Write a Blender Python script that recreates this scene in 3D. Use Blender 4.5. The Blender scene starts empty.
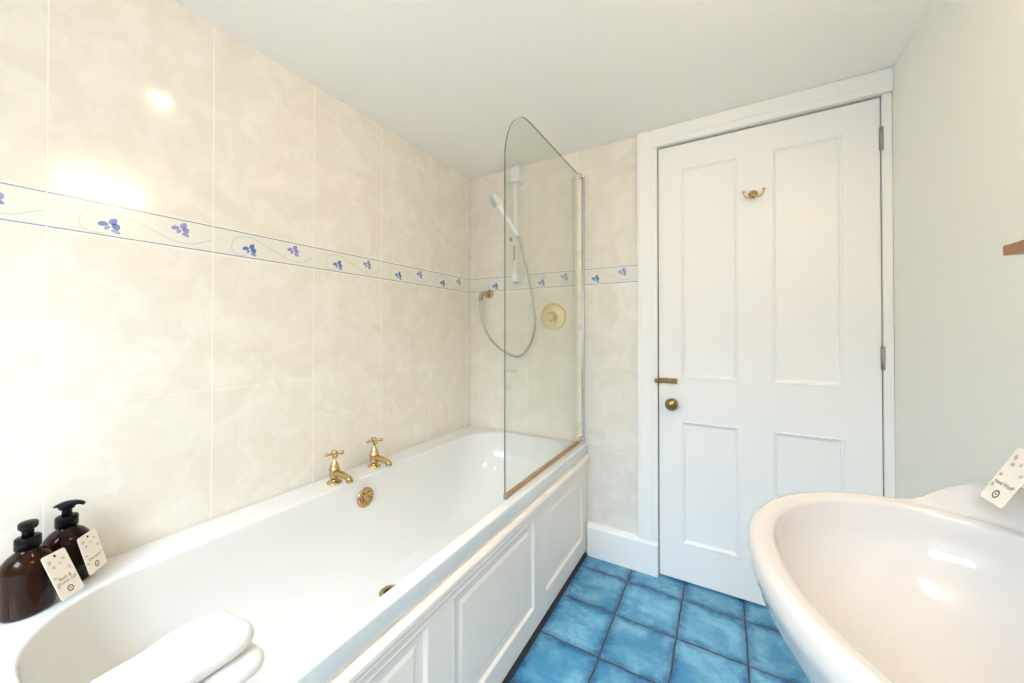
import bpy, bmesh, math, random
from mathutils import Vector, Matrix
random.seed(4)
PI = math.pi
SC = bpy.context.scene
COL = SC.collection

# ---------------------------------------------------------------- camera
# Authoring frame used below: x from the tiled long wall, d = distance from the door wall
# towards the window wall, z up.  W() turns it into Blender's world (y = -d).
def W(x, d, z):
    return Vector((x, -d, z))

cam_d = bpy.data.cameras.new('camera')
cam_d.sensor_width = 36.0
cam_d.lens = 366.44 / 1024 * 36
cam_d.shift_x = 0.0023
cam_d.shift_y = -0.01208
cam_d.clip_start = 0.02
cam = bpy.data.objects.new('camera', cam_d)
cam.location = W(1.3403, 1.818, 1.1237)
cam.rotation_euler = (math.radians(90.47), 0, math.radians(30.34))
COL.objects.link(cam)
SC.camera = cam

# ---------------------------------------------------------------- light and exposure
SC.view_settings.view_transform = 'Standard'
SC.view_settings.look = 'None'
SC.view_settings.gamma = 1.0
SC.view_settings.exposure = 0.56
SC.view_settings.use_curve_mapping = False
SC.cycles.use_denoising = True
SC.cycles.max_bounces = 14
SC.cycles.diffuse_bounces = 8
SC.cycles.transparent_max_bounces = 16
SC.cycles.sample_clamp_indirect = 8.0

world = bpy.data.worlds.new('sky')
SC.world = world
world.use_nodes = True
bg = world.node_tree.nodes['Background']
bg.inputs[0].default_value = (0.74, 0.86, 1.0, 1)
bg.inputs[1].default_value = 2.2

WIN = (0.25, 1.55, 0.92, 1.82)        # window opening in the wall behind the camera: x0,x1,z0,z1
ROOM_D = 2.40
ld = bpy.data.lights.new('daylight', 'AREA')      # bright sky seen through that window
ld.shape = 'RECTANGLE'
ld.size = 2.4
ld.size_y = 1.6
ld.energy = 250
ld.color = (0.72, 0.85, 1.0)
lo = bpy.data.objects.new('daylight', ld)
lo.location = W(0.9, 3.50, 2.75)
lo.rotation_euler = (W(0.9, 1.2, 0.6) - lo.location).to_track_quat('-Z', 'Y').to_euler()
COL.objects.link(lo)
CEIL_LAMP = 48.0
WALL_LAMP = 24.5

# ---------------------------------------------------------------- material helpers
class NT:
    def __init__(self, name):
        self.m = bpy.data.materials.new(name)
        self.m.use_nodes = True
        self.t = self.m.node_tree
        self.b = self.t.nodes['Principled BSDF']
    def n(self, typ, **kw):
        nd = self.t.nodes.new(typ)
        for k, v in kw.items():
            setattr(nd, k, v)
        return nd
    def set(self, sock, v):
        if isinstance(v, bpy.types.NodeSocket):
            self.t.links.new(v, sock)
        else:
            sock.default_value = v
    def math(self, op, a, b=None, c=None, clamp=False):
        nd = self.n('ShaderNodeMath', operation=op, use_clamp=clamp)
        self.set(nd.inputs[0], a)
        if b is not None: self.set(nd.inputs[1], b)
        if c is not None: self.set(nd.inputs[2], c)
        return nd.outputs[0]
    def mix(self, f, a, b):
        nd = self.n('ShaderNodeMix', data_type='RGBA')
        self.set(nd.inputs[0], f); self.set(nd.inputs[6], a); self.set(nd.inputs[7], b)
        return nd.outputs[2]
    def pos(self):
        g = self.n('ShaderNodeNewGeometry')
        s = self.n('ShaderNodeSeparateXYZ')
        self.t.links.new(g.outputs['Position'], s.inputs[0])
        return g.outputs['Position'], s.outputs
    def noise(self, vec, scale, detail=4, rough=0.55, dist=0.0):
        nd = self.n('ShaderNodeTexNoise')
        self.set(nd.inputs['Vector'], vec)
        nd.inputs['Scale'].default_value = scale
        nd.inputs['Detail'].default_value = detail
        nd.inputs['Roughness'].default_value = rough
        nd.inputs['Distortion'].default_value = dist
        return nd.outputs['Fac']
    def ramp(self, f, lo, hi):
        nd = self.n('ShaderNodeMapRange', interpolation_type='SMOOTHSTEP')
        self.set(nd.inputs[0], f)
        nd.inputs[1].default_value = lo; nd.inputs[2].default_value = hi
        return nd.outputs[0]
    def bump(self, h, strength, dist):
        nd = self.n('ShaderNodeBump')
        nd.inputs['Strength'].default_value = strength
        nd.inputs['Distance'].default_value = dist
        self.set(nd.inputs['Height'], h)
        self.t.links.new(nd.outputs[0], self.b.inputs['Normal'])
    def out(self, color, rough=0.5, metal=0.0, **kw):
        self.set(self.b.inputs['Base Color'], color)
        self.set(self.b.inputs['Roughness'], rough)
        self.b.inputs['Metallic'].default_value = metal
        for k, v in kw.items():
            self.set(self.b.inputs[k], v)
        return self.m

def rgb(r, g, b):
    return (r, g, b, 1.0)

def lin(r, g, b):
    f = lambda c: (c / 12.92 if c <= .04045 else ((c + .055) / 1.055) ** 2.4)
    return (f(r / 255), f(g / 255), f(b / 255), 1.0)

def soft(name, color, rough, var=0.03, scale=8.0, bump=0.0, metal=0.0, **kw):
    """a plain material with slight procedural variation of tone and gloss"""
    t = NT(name)
    tc = t.n('ShaderNodeTexCoord').outputs['Object']
    f = t.noise(tc, scale, 3)
    dark = tuple(c * (1 - var) for c in color[:3]) + (1,)
    col = t.mix(f, dark, color)
    r = t.math('MULTIPLY_ADD', f, 0.08, max(rough - 0.04, 0.0))
    if bump:
        t.bump(t.noise(tc, scale * 14, 2), 0.25, bump)
    return t.out(col, r, metal, **kw)

M = {}
M['ceiling'] = soft('ceiling paint', lin(250, 247, 240), 0.8, 0.01, 3)
M['wall_paint'] = soft('wall paint', lin(244, 243, 235), 0.75, 0.015, 3, 0.0004)
M['gloss'] = soft('white gloss paint', lin(246, 245, 243), 0.36, 0.012, 4)
M['panel_paint'] = soft('bath panel paint', lin(246, 236, 226), 0.32, 0.015, 5)
M['acrylic'] = soft('white bath enamel', lin(230, 230, 228), 0.09, 0.006, 2, **{'Coat Weight': 0.3, 'Coat Roughness': 0.04})
M['ceramic'] = soft('basin ceramic', lin(211, 207, 203), 0.08, 0.006, 2, **{'Coat Weight': 0.3, 'Coat Roughness': 0.03})
M['brass'] = soft('polished brass', rgb(0.66, 0.46, 0.22), 0.2, 0.25, 40, metal=1.0)
M['brass_satin'] = soft('satin brass', rgb(0.90, 0.77, 0.46), 0.5, 0.12, 30, metal=1.0)
M['brass_old'] = soft('aged brass', rgb(0.40, 0.28, 0.12), 0.30, 0.35, 60, metal=1.0)
M['dark'] = soft('dark recess', rgb(0.012, 0.010, 0.009), 0.6, 0.2)
M['gap'] = soft('brown shade in the door gap', rgb(0.05, 0.035, 0.022), 0.7, 0.3)  # dark brown puts the shade of the door gap into the colour
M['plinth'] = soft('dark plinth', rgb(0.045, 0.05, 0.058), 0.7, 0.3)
M['plastic'] = soft('white plastic', lin(238, 238, 240), 0.3, 0.01)
M['grey_face'] = soft('shower face', lin(206, 206, 214), 0.35, 0.1, 60)
M['cream_post'] = soft('cream enamelled post', lin(240, 235, 220), 0.28, 0.02)
M['chrome'] = soft('chrome', rgb(0.72, 0.72, 0.72), 0.12, 0.1, metal=1.0)
M['hinge'] = soft('dull steel hinge', rgb(0.46, 0.44, 0.40), 0.4, 0.2, 50, metal=1.0)
M['seal'] = soft('amber sealing strip', rgb(0.50, 0.29, 0.13), 0.35, 0.4, 18)
M['black'] = soft('black plastic', rgb(0.004, 0.004, 0.005), 0.32, 0.2, **{'Specular IOR Level': 0.15})
M['tag'] = soft('tag card', lin(249, 242, 232), 0.7, 0.02, 30)
M['ink'] = soft('tag ink', rgb(0.13, 0.11, 0.10), 0.7)
M['ink_pale'] = soft('pale tag ink', rgb(0.52, 0.49, 0.46), 0.7)
M['leaf'] = soft('tag leaf print', rgb(0.66, 0.62, 0.54), 0.7)
M['stamp'] = soft('tag stamp', rgb(0.20, 0.16, 0.14), 0.7)
M['string'] = soft('black cord', rgb(0.01, 0.01, 0.01), 0.8)
M['b_line'] = soft('border line glaze', lin(128, 150, 186), 0.15, 0.25, 60)
M['b_vine'] = soft('border vine glaze', lin(200, 206, 206), 0.15, 0.08, 40)
M['b_vine_y'] = soft('border yellow vine glaze', lin(220, 222, 196), 0.15, 0.05, 40)
M['b_blue'] = soft('blue flower glaze', lin(104, 136, 204), 0.15, 0.35, 130)
M['b_lilac'] = soft('lilac flower glaze', lin(156, 160, 218), 0.15, 0.3, 130)
M['b_teal'] = soft('pale blue leaf glaze', lin(142, 176, 206), 0.15, 0.25, 130)
M['b_ground'] = soft('border tile glaze', lin(231, 228, 219), 0.16, 0.015, 20)
M['grout'] = soft('tile grout', lin(240, 236, 226), 0.8, 0.03, 60)
M['frame_white'] = soft('window frame paint', lin(240, 240, 240), 0.3, 0.01)

def emit(name, col, s):
    t = NT(name)
    t.out((0.9, 0.9, 0.9, 1), 0.5)
    t.b.inputs['Emission Color'].default_value = col
    t.b.inputs['Emission Strength'].default_value = s
    return t.m
M['lamp_ceiling'] = emit('warm lamp glass', (1.0, 0.70, 0.40, 1), CEIL_LAMP)
M['lamp_wall'] = emit('warm tube glass', (1.0, 0.72, 0.43, 1), WALL_LAMP)

def towel_mat():
    t = NT('white terry towel')
    tc = t.n('ShaderNodeTexCoord').outputs['Object']
    f = t.noise(tc, 420, 3, 0.7)
    t.bump(f, 0.8, 0.003)
    return t.out(t.mix(f, lin(232, 228, 224), lin(246, 244, 241)), 0.95, **{'Sheen Weight': 0.3})
M['towel'] = towel_mat()

def wood_mat():
    t = NT('warm brown wood')
    p, s = t.pos()
    mp = t.n('ShaderNodeMapping'); mp.inputs['Scale'].default_value = (60, 6, 90)
    t.t.links.new(p, mp.inputs['Vector'])
    f = t.noise(mp.outputs[0], 1.0, 5, 0.6, 0.6)
    return t.out(t.mix(f, rgb(0.20, 0.07, 0.02), rgb(0.48, 0.20, 0.07)), 0.35)
M['wood'] = wood_mat()

def hose_mat():
    t = NT('ribbed steel hose')
    p, s = t.pos()
    return t.out(t.mix(t.noise(p, 300, 1), rgb(0.36, 0.36, 0.36), rgb(0.62, 0.62, 0.62)), 0.3, 1.0)
M['hose'] = hose_mat()

def amber_mat():
    t = NT('dark amber bottle')
    tc = t.n('ShaderNodeTexCoord').outputs['Object']
    f = t.noise(tc, 12, 2)
    col = t.mix(f, rgb(0.012, 0.0035, 0.0015), rgb(0.030, 0.008, 0.002))
    return t.out(col, 0.07, IOR=1.45, **{'Transmission Weight': 0.06, 'Specular IOR Level': 0.22})
M['amber'] = amber_mat()

def glass_mat(name, tint, edge=False):
    """clear sheet glass: straight-through transmission plus Fresnel reflection at each face"""
    m = bpy.data.materials.new(name)
    m.use_nodes = True
    nt = m.node_tree
    for n in list(nt.nodes): nt.nodes.remove(n)
    o = nt.nodes.new('ShaderNodeOutputMaterial')
    mx = nt.nodes.new('ShaderNodeMixShader')
    tr = nt.nodes.new('ShaderNodeBsdfTransparent'); tr.inputs[0].default_value = tint
    gl = nt.nodes.new('ShaderNodeBsdfGlossy'); gl.inputs['Roughness'].default_value = 0.01
    ge = nt.nodes.new('ShaderNodeNewGeometry')            # Schlick's Fresnel, the same from either side of a face
    dt = nt.nodes.new('ShaderNodeVectorMath'); dt.operation = 'DOT_PRODUCT'
    nt.links.new(ge.outputs['Incoming'], dt.inputs[0]); nt.links.new(ge.outputs['Normal'], dt.inputs[1])
    def mth(op, a, b=None):
        nd = nt.nodes.new('ShaderNodeMath'); nd.operation = op
        for k, v in enumerate((a, b)):
            if v is None: continue
            if isinstance(v, bpy.types.NodeSocket): nt.links.new(v, nd.inputs[k])
            else: nd.inputs[k].default_value = v
        return nd.outputs[0]
    sch = mth('POWER', mth('SUBTRACT', 1.0, mth('ABSOLUTE', dt.outputs['Value'])), 5.0)
    nt.links.new(mth('ADD', mth('MULTIPLY', sch, 0.96), 0.04), mx.inputs[0])
    nt.links.new(tr.outputs[0], mx.inputs[1]); nt.links.new(gl.outputs[0], mx.inputs[2])
    nt.links.new(mx.outputs[0], o.inputs[0])
    return m
M['glass'] = glass_mat('clear screen glass', (0.955, 0.965, 0.94, 1))
M['glass_edge'] = soft('glass edge', rgb(0.19, 0.20, 0.17), 0.2, 0.15, 20)
M['pane'] = glass_mat('window pane glass', (0.97, 0.98, 0.98, 1))

TW, TOFF = 0.3171, 0.0456            # tile pitch and first joint on the long wall
BB, BT = 1.3625, 1.4489              # border strip
def tile_mat(name, axis, joints=None, pitch=None, off=None):
    t = NT(name)
    p, s = t.pos()
    c = s[0] if axis == 'x' else t.math('MULTIPLY', s[1], -1.0)
    z = s[2]
    g = 0.0024
    f = t.math('DIVIDE', t.math('SUBTRACT', c, off), pitch)
    fr = t.math('SUBTRACT', f, t.math('FLOOR', t.math('ADD', f, 0.5)))
    dj = t.math('MULTIPLY', t.math('ABSOLUTE', fr), pitch)
    jv = t.math('LESS_THAN', dj, g / 2)
    masks = [jv]
    for zz in (0.9485, BB, BT, 0.5345):
        hm = t.math('LESS_THAN', t.math('ABSOLUTE', t.math('SUBTRACT', z, zz)), 0.0012)
        masks.append(hm if zz in (BB, BT) else t.math('MULTIPLY', hm, 0.35))
    m = masks[0]
    for k in masks[1:]:
        m = t.math('MAXIMUM', m, k)
    n1 = t.noise(p, 9.0, 6, 0.62, 0.8)
    n2 = t.noise(p, 42.0, 4, 0.6, 0.3)
    a = t.mix(t.ramp(n1, 0.36, 0.68), lin(229, 223, 212), lin(237, 232, 223))
    col = t.mix(t.math('MULTIPLY', t.ramp(n2, 0.52, 0.75), 0.22), a, lin(222, 212, 198))
    col = t.mix(m, col, lin(242, 238, 229))
    r = t.math('MULTIPLY_ADD', m, 0.5, 0.115)
    h = t.math('SUBTRACT', t.math('MULTIPLY', n2, 0.25), m)
    t.bump(h, 0.20, 0.0012)
    return t.out(col, r)
M['tile_long'] = tile_mat('cream marbled wall tile', 'd', pitch=TW, off=TOFF)
BTW, BOFF = 0.301, 0.083
M['tile_back'] = tile_mat('cream marbled end wall tile', 'x', pitch=BTW, off=BOFF)

def floor_mat():
    t = NT('blue glazed floor tile')
    p, s = t.pos()
    FT = 0.223
    wob = t.math('MULTIPLY', t.math('SUBTRACT', t.noise(p, 22, 3), 0.5), 0.010)
    u = t.math('DIVIDE', t.math('ADD', t.math('SUBTRACT', s[0], 0.9606), wob), FT)
    v = t.math('DIVIDE', t.math('ADD', t.math('SUBTRACT', t.math('MULTIPLY', s[1], -1.0), 0.117), wob), FT)
    def frac(f):
        fl = t.math('FLOOR', t.math('ADD', f, 0.5))
        return t.math('MULTIPLY', t.math('ABSOLUTE', t.math('SUBTRACT', f, fl)), FT)
    du, dv = frac(u), frac(v)
    d = t.math('MINIMUM', du, dv)
    joint = t.math('SUBTRACT', 1.0, t.ramp(d, 0.0018, 0.0042))
    cb = t.n('ShaderNodeCombineXYZ')
    t.set(cb.inputs[0], t.math('FLOOR', u)); t.set(cb.inputs[1], t.math('FLOOR', v))
    wn = t.n('ShaderNodeTexWhiteNoise', noise_dimensions='3D')
    t.t.links.new(cb.outputs[0], wn.inputs['Vector'])
    sh = t.n('ShaderNodeVectorMath', operation='SCALE')
    t.t.links.new(wn.outputs['Color'], sh.inputs[0]); sh.inputs['Scale'].default_value = 7.0
    ad = t.n('ShaderNodeVectorMath', operation='ADD')
    t.t.links.new(p, ad.inputs[0]); t.t.links.new(sh.outputs[0], ad.inputs[1])
    n1 = t.noise(ad.outputs[0], 8.0, 7, 0.68, 0.35)
    n2 = t.noise(ad.outputs[0], 30.0, 5, 0.7, 0.8)
    c = t.mix(t.ramp(n1, 0.34, 0.70), lin(66, 138, 180), lin(128, 188, 216))
    c = t.mix(t.math('MULTIPLY', t.ramp(n2, 0.46, 0.72), 0.45), c, lin(72, 146, 190))
    # burnt, darker glaze towards the tile edges
    e = t.math('SUBTRACT', 1.0, t.ramp(t.math('ADD', d, t.math('MULTIPLY', t.math('SUBTRACT', n2, 0.5), 0.075)), 0.0, 0.036))
    c = t.mix(t.math('MULTIPLY', e, t.math('MULTIPLY_ADD', t.ramp(n1, 0.35, 0.65), -0.35, 0.85)), c, lin(32, 86, 134))
    val = t.math('MULTIPLY_ADD', wn.outputs['Value'], 0.22, 0.88)
    hs = t.n('ShaderNodeHueSaturation'); t.set(hs.inputs['Value'], val); t.set(hs.inputs['Color'], c)
    gcol = t.mix(t.noise(p, 60, 3), lin(26, 36, 50), lin(84, 92, 96))
    col = t.mix(joint, hs.outputs[0], gcol)
    h = t.math('SUBTRACT', t.math('MULTIPLY', n2, 0.5), t.math('MULTIPLY', joint, 1.5))
    t.bump(h, 0.35, 0.002)
    return t.out(col, t.math('MULTIPLY_ADD', joint, 0.45, 0.24))
M['floor'] = floor_mat()

# ---------------------------------------------------------------- mesh helpers
def bx(bm, x0, x1, d0, d1, z0, z1, mi=0):
    vs = [bm.verts.new((x, d, z)) for x in (x0, x1) for d in (d0, d1) for z in (z0, z1)]
    for f in ((0, 1, 3, 2), (4, 6, 7, 5), (0, 4, 5, 1), (2, 3, 7, 6), (0, 2, 6, 4), (1, 5, 7, 3)):
        fc = bm.faces.new([vs[i] for i in f]); fc.material_index = mi

def loft(bm, rings, closed=True, cap0=True, cap1=True, mi=0, smooth=True):
    vr = [[bm.verts.new(p) for p in r] for r in rings]
    n = len(vr[0])
    for a, b in zip(vr, vr[1:]):
        for i in range(n if closed else n - 1):
            j = (i + 1) % n
            f = bm.faces.new((a[i], a[j], b[j], b[i])); f.material_index = mi; f.smooth = smooth
    if cap0:
        f = bm.faces.new(vr[0]); f.material_index = mi
    if cap1:
        f = bm.faces.new(list(reversed(vr[-1]))); f.material_index = mi
    return vr

def frame_of(t):
    t = Vector(t).normalized()
    a = Vector((0, 0, 1)) if abs(t.z) < 0.9 else Vector((1, 0, 0))
    u = t.cross(a).normalized()
    return u, t.cross(u).normalized()

def tube(bm, pts, r, seg=10, mi=0, cap=True):
    pts = [Vector(p) for p in pts]
    rs = r if isinstance(r, (list, tuple)) else [r] * len(pts)
    rings = []
    u = None
    for i, p in enumerate(pts):
        t = (pts[min(i + 1, len(pts) - 1)] - pts[max(i - 1, 0)]).normalized()
        if u is None:
            u, v = frame_of(t)
        else:
            u = (u - t * u.dot(t)).normalized()
            v = t.cross(u).normalized()
        rings.append([p + (u * math.cos(2 * PI * k / seg) + v * math.sin(2 * PI * k / seg)) * rs[i] for k in range(seg)])
    loft(bm, rings, True, cap, cap, mi)

def lathe(bm, c, axis, prof, seg=28, mi=0):
    """prof: (radius, distance along axis) pairs, closed at both ends"""
    c = Vector(c); axis = Vector(axis).normalized()
    u, v = frame_of(axis)
    rings = [[c + axis * h + (u * math.cos(2 * PI * k / seg) + v * math.sin(2 * PI * k / seg)) * max(r, 1e-5) for k in range(seg)] for r, h in prof]
    loft(bm, rings, True, True, True, mi)

def smooth_pts(pts, n=8):
    """Catmull-Rom through pts"""
    P = [Vector(p) for p in pts]
    P = [P[0] * 2 - P[1]] + P + [P[-1] * 2 - P[-2]]
    out = []
    for i in range(1, len(P) - 2):
        a, b, c, d = P[i - 1:i + 3]
        for k in range(n):
            t = k / n
            out.append(0.5 * ((2 * b) + (c - a) * t + (2 * a - 5 * b + 4 * c - d) * t * t + (3 * b - a - 3 * c + d) * t ** 3))
    out.append(P[-2])
    return out

def rrect(x0, x1, y0, y1, r, nc=10, nsx=10, nsy=14):
    """rounded rectangle outline (2-D) with a fixed number of points"""
    r = min(r, (x1 - x0) / 2 - 1e-4, (y1 - y0) / 2 - 1e-4)
    pts = []
    def arc(cx, cy, a0):
        for k in range(nc + 1):
            a = a0 + (PI / 2) * k / nc
            pts.append((cx + r * math.cos(a), cy + r * math.sin(a)))
    def seg(p, q, n):
        for k in range(1, n):
            pts.append((p[0] + (q[0] - p[0]) * k / n, p[1] + (q[1] - p[1]) * k / n))
    arc(x1 - r, y1 - r, 0); seg((x1 - r, y1), (x0 + r, y1), nsx)
    arc(x0 + r, y1 - r, PI / 2); seg((x0, y1 - r), (x0, y0 + r), nsy)
    arc(x0 + r, y0 + r, PI); seg((x0 + r, y0), (x1 - r, y0), nsx)
    arc(x1 - r, y0 + r, 3 * PI / 2); seg((x1, y0 + r), (x1, y1 - r), nsy)
    return pts

def base_of(o):
    b = Vector((0, 0, 0))
    while o is not None:
        b += o.location
        o = o.parent
    return b

def obj(name, bm, mats, parent=None, bevel=0.0, label=None, subsurf=0, fixn=True, segs=2):
    """authoring-space bmesh -> linked mesh object (d flipped to -y), local to its parent"""
    off = base_of(parent)
    for v in bm.verts:
        v.co = Vector((v.co.x, -v.co.y, v.co.z)) - off
    if fixn:
        bmesh.ops.recalc_face_normals(bm, faces=bm.faces)
    else:
        bmesh.ops.reverse_faces(bm, faces=bm.faces)
    me = bpy.data.meshes.new(name)
    bm.to_mesh(me); bm.free()
    for m in (mats if isinstance(mats, (list, tuple)) else [mats]):
        me.materials.append(M[m])
    o = bpy.data.objects.new(name, me)
    COL.objects.link(o)
    if parent: o.parent = parent
    if bevel:
        md = o.modifiers.new('bevel', 'BEVEL'); md.width = bevel; md.segments = segs
        md.limit_method = 'ANGLE'; md.angle_limit = math.radians(40)
    if subsurf:
        md = o.modifiers.new('sub', 'SUBSURF'); md.levels = subsurf; md.render_levels = subsurf
    if label: o['label'] = label
    return o

def weighted(o):
    md = o.modifiers.new('weighted normals', 'WEIGHTED_NORMAL'); md.weight = 60; md.keep_sharp = True
    return o

def new(): return bmesh.new()

def thing(name, label, cat, loc, group=None):
    o = bpy.data.objects.new(name, None)
    o.empty_display_size = 0.05
    o.location = W(*loc)
    COL.objects.link(o)
    o['label'] = label; o['category'] = cat
    if group: o['group'] = group
    return o

def tag(o, label, cat, group=None):
    o['label'] = label; o['category'] = cat
    if group: o['group'] = group
    return o

def struct(name, bm, mats, label, cat, parent=None, **kw):
    o = obj(name, bm, mats, parent, **kw)
    o['label'] = label
    if parent is None:
        o['kind'] = 'structure'; o['category'] = cat
    return o

def holed_face(bm, us, vs, holes, mp, depth, mi=0):
    """slab whose face is a u-v grid with rectangular holes; mp(u, v, h) -> point, h = height above the face"""
    us = sorted(set(us)); vs = sorted(set(vs))
    def solid(i, j):
        if not (0 <= i < len(us) - 1 and 0 <= j < len(vs) - 1): return False
        uc, vc = (us[i] + us[i + 1]) / 2, (vs[j] + vs[j + 1]) / 2
        return not any(a < uc < b and c < vc < d for a, b, c, d in holes)
    F, B = {}, {}
    def vert(dic, i, j, h):
        if (i, j) not in dic: dic[(i, j)] = bm.verts.new(mp(us[i], vs[j], h))
        return dic[(i, j)]
    for i in range(len(us) - 1):
        for j in range(len(vs) - 1):
            if not solid(i, j): continue
            q = ((i, j), (i + 1, j), (i + 1, j + 1), (i, j + 1))
            bm.faces.new([vert(F, *k, 0) for k in q]).material_index = mi
            bm.faces.new([vert(B, *k, -depth) for k in reversed(q)]).material_index = mi
            for (a, b), nb in (((q[0], q[1]), (i, j - 1)), ((q[1], q[2]), (i + 1, j)), ((q[2], q[3]), (i, j + 1)), ((q[3], q[0]), (i - 1, j))):
                if not solid(*nb):
                    bm.faces.new((vert(F, *b, 0), vert(F, *a, 0), vert(B, *a, -depth), vert(B, *b, -depth))).material_index = mi

def inset(bm, u0, u1, v0, v1, mp, prof, back):
    """a moulded panel filling a hole: prof = (inset, height) steps from the hole's edge inwards"""
    rings = []
    rings.append([mp(u0, v0, -back), mp(u1, v0, -back), mp(u1, v1, -back), mp(u0, v1, -back)])
    for o_, h in prof:
        rings.append([mp(u0 + o_, v0 + o_, h), mp(u1 - o_, v0 + o_, h), mp(u1 - o_, v1 - o_, h), mp(u0 + o_, v1 - o_, h)])
    loft(bm, rings, True, True, True, smooth=False)

# ---------------------------------------------------------------- the room
H = 2.0624
XR = 1.862
DL, DR, DT = 1.0748, 1.8337, 1.981      # door opening

b = new(); bx(b, -0.1, XR + 0.1, -0.12, ROOM_D + 0.1, -0.08, 0)
struct('floor', b, 'floor', 'blue mottled glazed square floor tiles with dark grout', 'floor')
b = new(); bx(b, -0.1, XR + 0.1, -0.12, ROOM_D + 0.1, H, H + 0.08)
struct('ceiling', b, 'ceiling', 'plain warm white painted ceiling', 'ceiling')

# border motif drawn as thin glaze shapes lying on the wall tiles (part of the wall's mesh)
def strip2(bm, pts, w, mp, mi, h):
    pts = [Vector((p[0], p[1])) for p in pts]
    L, R = [], []
    for i, p in enumerate(pts):
        t = (pts[min(i + 1, len(pts) - 1)] - pts[max(i - 1, 0)])
        t.normalize()
        n = Vector((-t.y, t.x)) * w / 2
        L.append(bm.verts.new(mp(*(p + n), h))); R.append(bm.verts.new(mp(*(p - n), h)))
    for i in range(len(pts) - 1):
        f = bm.faces.new((L[i], L[i + 1], R[i + 1], R[i])); f.material_index = mi

def petal(bm, cx, cz, rx, rz, ang, mp, mi, h):
    vs = []
    for k in range(16):
        a = 2 * PI * k / 16
        x = rx * math.cos(a) * (1 - 0.25 * math.sin(a)); z = rz * math.sin(a)
        vs.append(bm.verts.new(mp(cx + x * math.cos(ang) - z * math.sin(ang), cz + x * math.sin(ang) + z * math.cos(ang), h)))
    bm.faces.new(vs).material_index = mi

def flower(bm, cx, cz, mp, mi, mi2, h, s=1.0):
    for dx, dz, rx, rz, a in ((-0.0105, 0.002, 0.0085, 0.0055, 0.25), (0.006, 0.010, 0.0065, 0.0085, -0.5), (0.0105, -0.001, 0.0075, 0.0070, -0.9)):
        petal(bm, cx + dx * s, cz + dz * s, rx * s, rz * s, a, mp, mi, h)
    for dx, dz, rx, rz, a in ((-0.004, -0.006, 0.006, 0.004, 0.9), (0.010, -0.012, 0.008, 0.0045, -0.35)):
        petal(bm, cx + dx * s, cz + dz * s, rx * s, rz * s, a, mp, mi2, h * 0.8)

VINE = [(0.29, 0.11), (0.211, 0.098), (0.167, 0.191), (0.154, 0.411), (0.176, 0.642), (0.233, 0.781), (0.296, 0.83), (0.353, 0.80),
        (0.448, 0.654), (0.571, 0.457), (0.681, 0.26), (0.832, 0.202), (0.985, 0.46)]
def border(bm, s0, s1, tile_starts, tw, mp):
    """mp(s, z, h): s runs left to right along the wall"""
    hgt = BT - BB
    g = 0.0012
    cuts = sorted([x for x in tile_starts if s0 < x < s1])
    edges = [s0] + cuts + [s1]
    for a, c in zip(edges, edges[1:]):                       # the strip's own paler glaze, tile by tile
        a2, c2 = a + g, c - g
        f = bm.faces.new([bm.verts.new(mp(*q, 0.0004)) for q in ((a2, BB + g), (c2, BB + g), (c2, BT - g), (a2, BT - g))])
        f.material_index = 1
        for zz in (BB + 0.0042, BT - 0.0042):
            f = bm.faces.new([bm.verts.new(mp(*q, 0.0006)) for q in ((a2, zz - 0.0013), (c2, zz - 0.0013), (c2, zz + 0.0013), (a2, zz + 0.0013))])
            f.material_index = 2
    for t0 in tile_starts:
        def P(u, v): return (t0 + u * tw, BB + v * hgt)
        ins = lambda s: s0 + 0.002 < s < s1 - 0.002
        v = [P(*q) for q in VINE]
        sm = [p for p in smooth_pts([(x, z, 0) for x, z in v], 6)]
        run = []
        for p in sm:
            if ins(p.x): run.append(p)
        if len(run) > 2: strip2(bm, run, 0.0022, mp, 3, 0.0006)
        y = [P(*q) for q in ((0.02, 0.46), (0.07, 0.66), (0.14, 0.77), (0.21, 0.79))]
        run = [p for p in smooth_pts([(x, z, 0) for x, z in y], 5) if ins(p.x)]
        if len(run) > 2: strip2(bm, run, 0.0020, mp, 4, 0.0005)
        for u, vv, mi in ((0.315, 0.36, 5), (0.758, 0.64, 6)):
            x, z = P(u, vv)
            if ins(x - 0.02) and ins(x + 0.02): flower(bm, x, z, mp, mi, 7 if mi == 5 else 6, 0.0008, 1.12)

BORDER_MATS = ['b_ground', 'b_line', 'b_vine', 'b_vine_y', 'b_blue', 'b_lilac', 'b_teal']

# long tiled wall (left)
b = new()
bx(b, -0.1, 0, -0.12, ROOM_D + 0.1, 0, H)
S_L = lambda s, z, h: (h, -s, z)                       # s = -d so that it runs left to right in view
starts = [-(TOFF + k * TW) for k in range(8, -1, -1)]
border(b, -ROOM_D, -TOFF - 0.001, starts[1:-1], TW, S_L)
border(b, -TOFF + 0.001, -0.002, [], TW, S_L)
struct('wall_left', b, ['tile_long'] + BORDER_MATS, 'long wall of cream marbled tiles with a blue flower border strip', 'wall', fixn=False)
for o in (bpy.data.objects['wall_left'],):
    bmx = bmesh.new(); bmx.from_mesh(o.data)
    for f in bmx.faces:
        if f.material_index and f.normal.x < 0: f.normal_flip()
    bmx.to_mesh(o.data); bmx.free()

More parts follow.
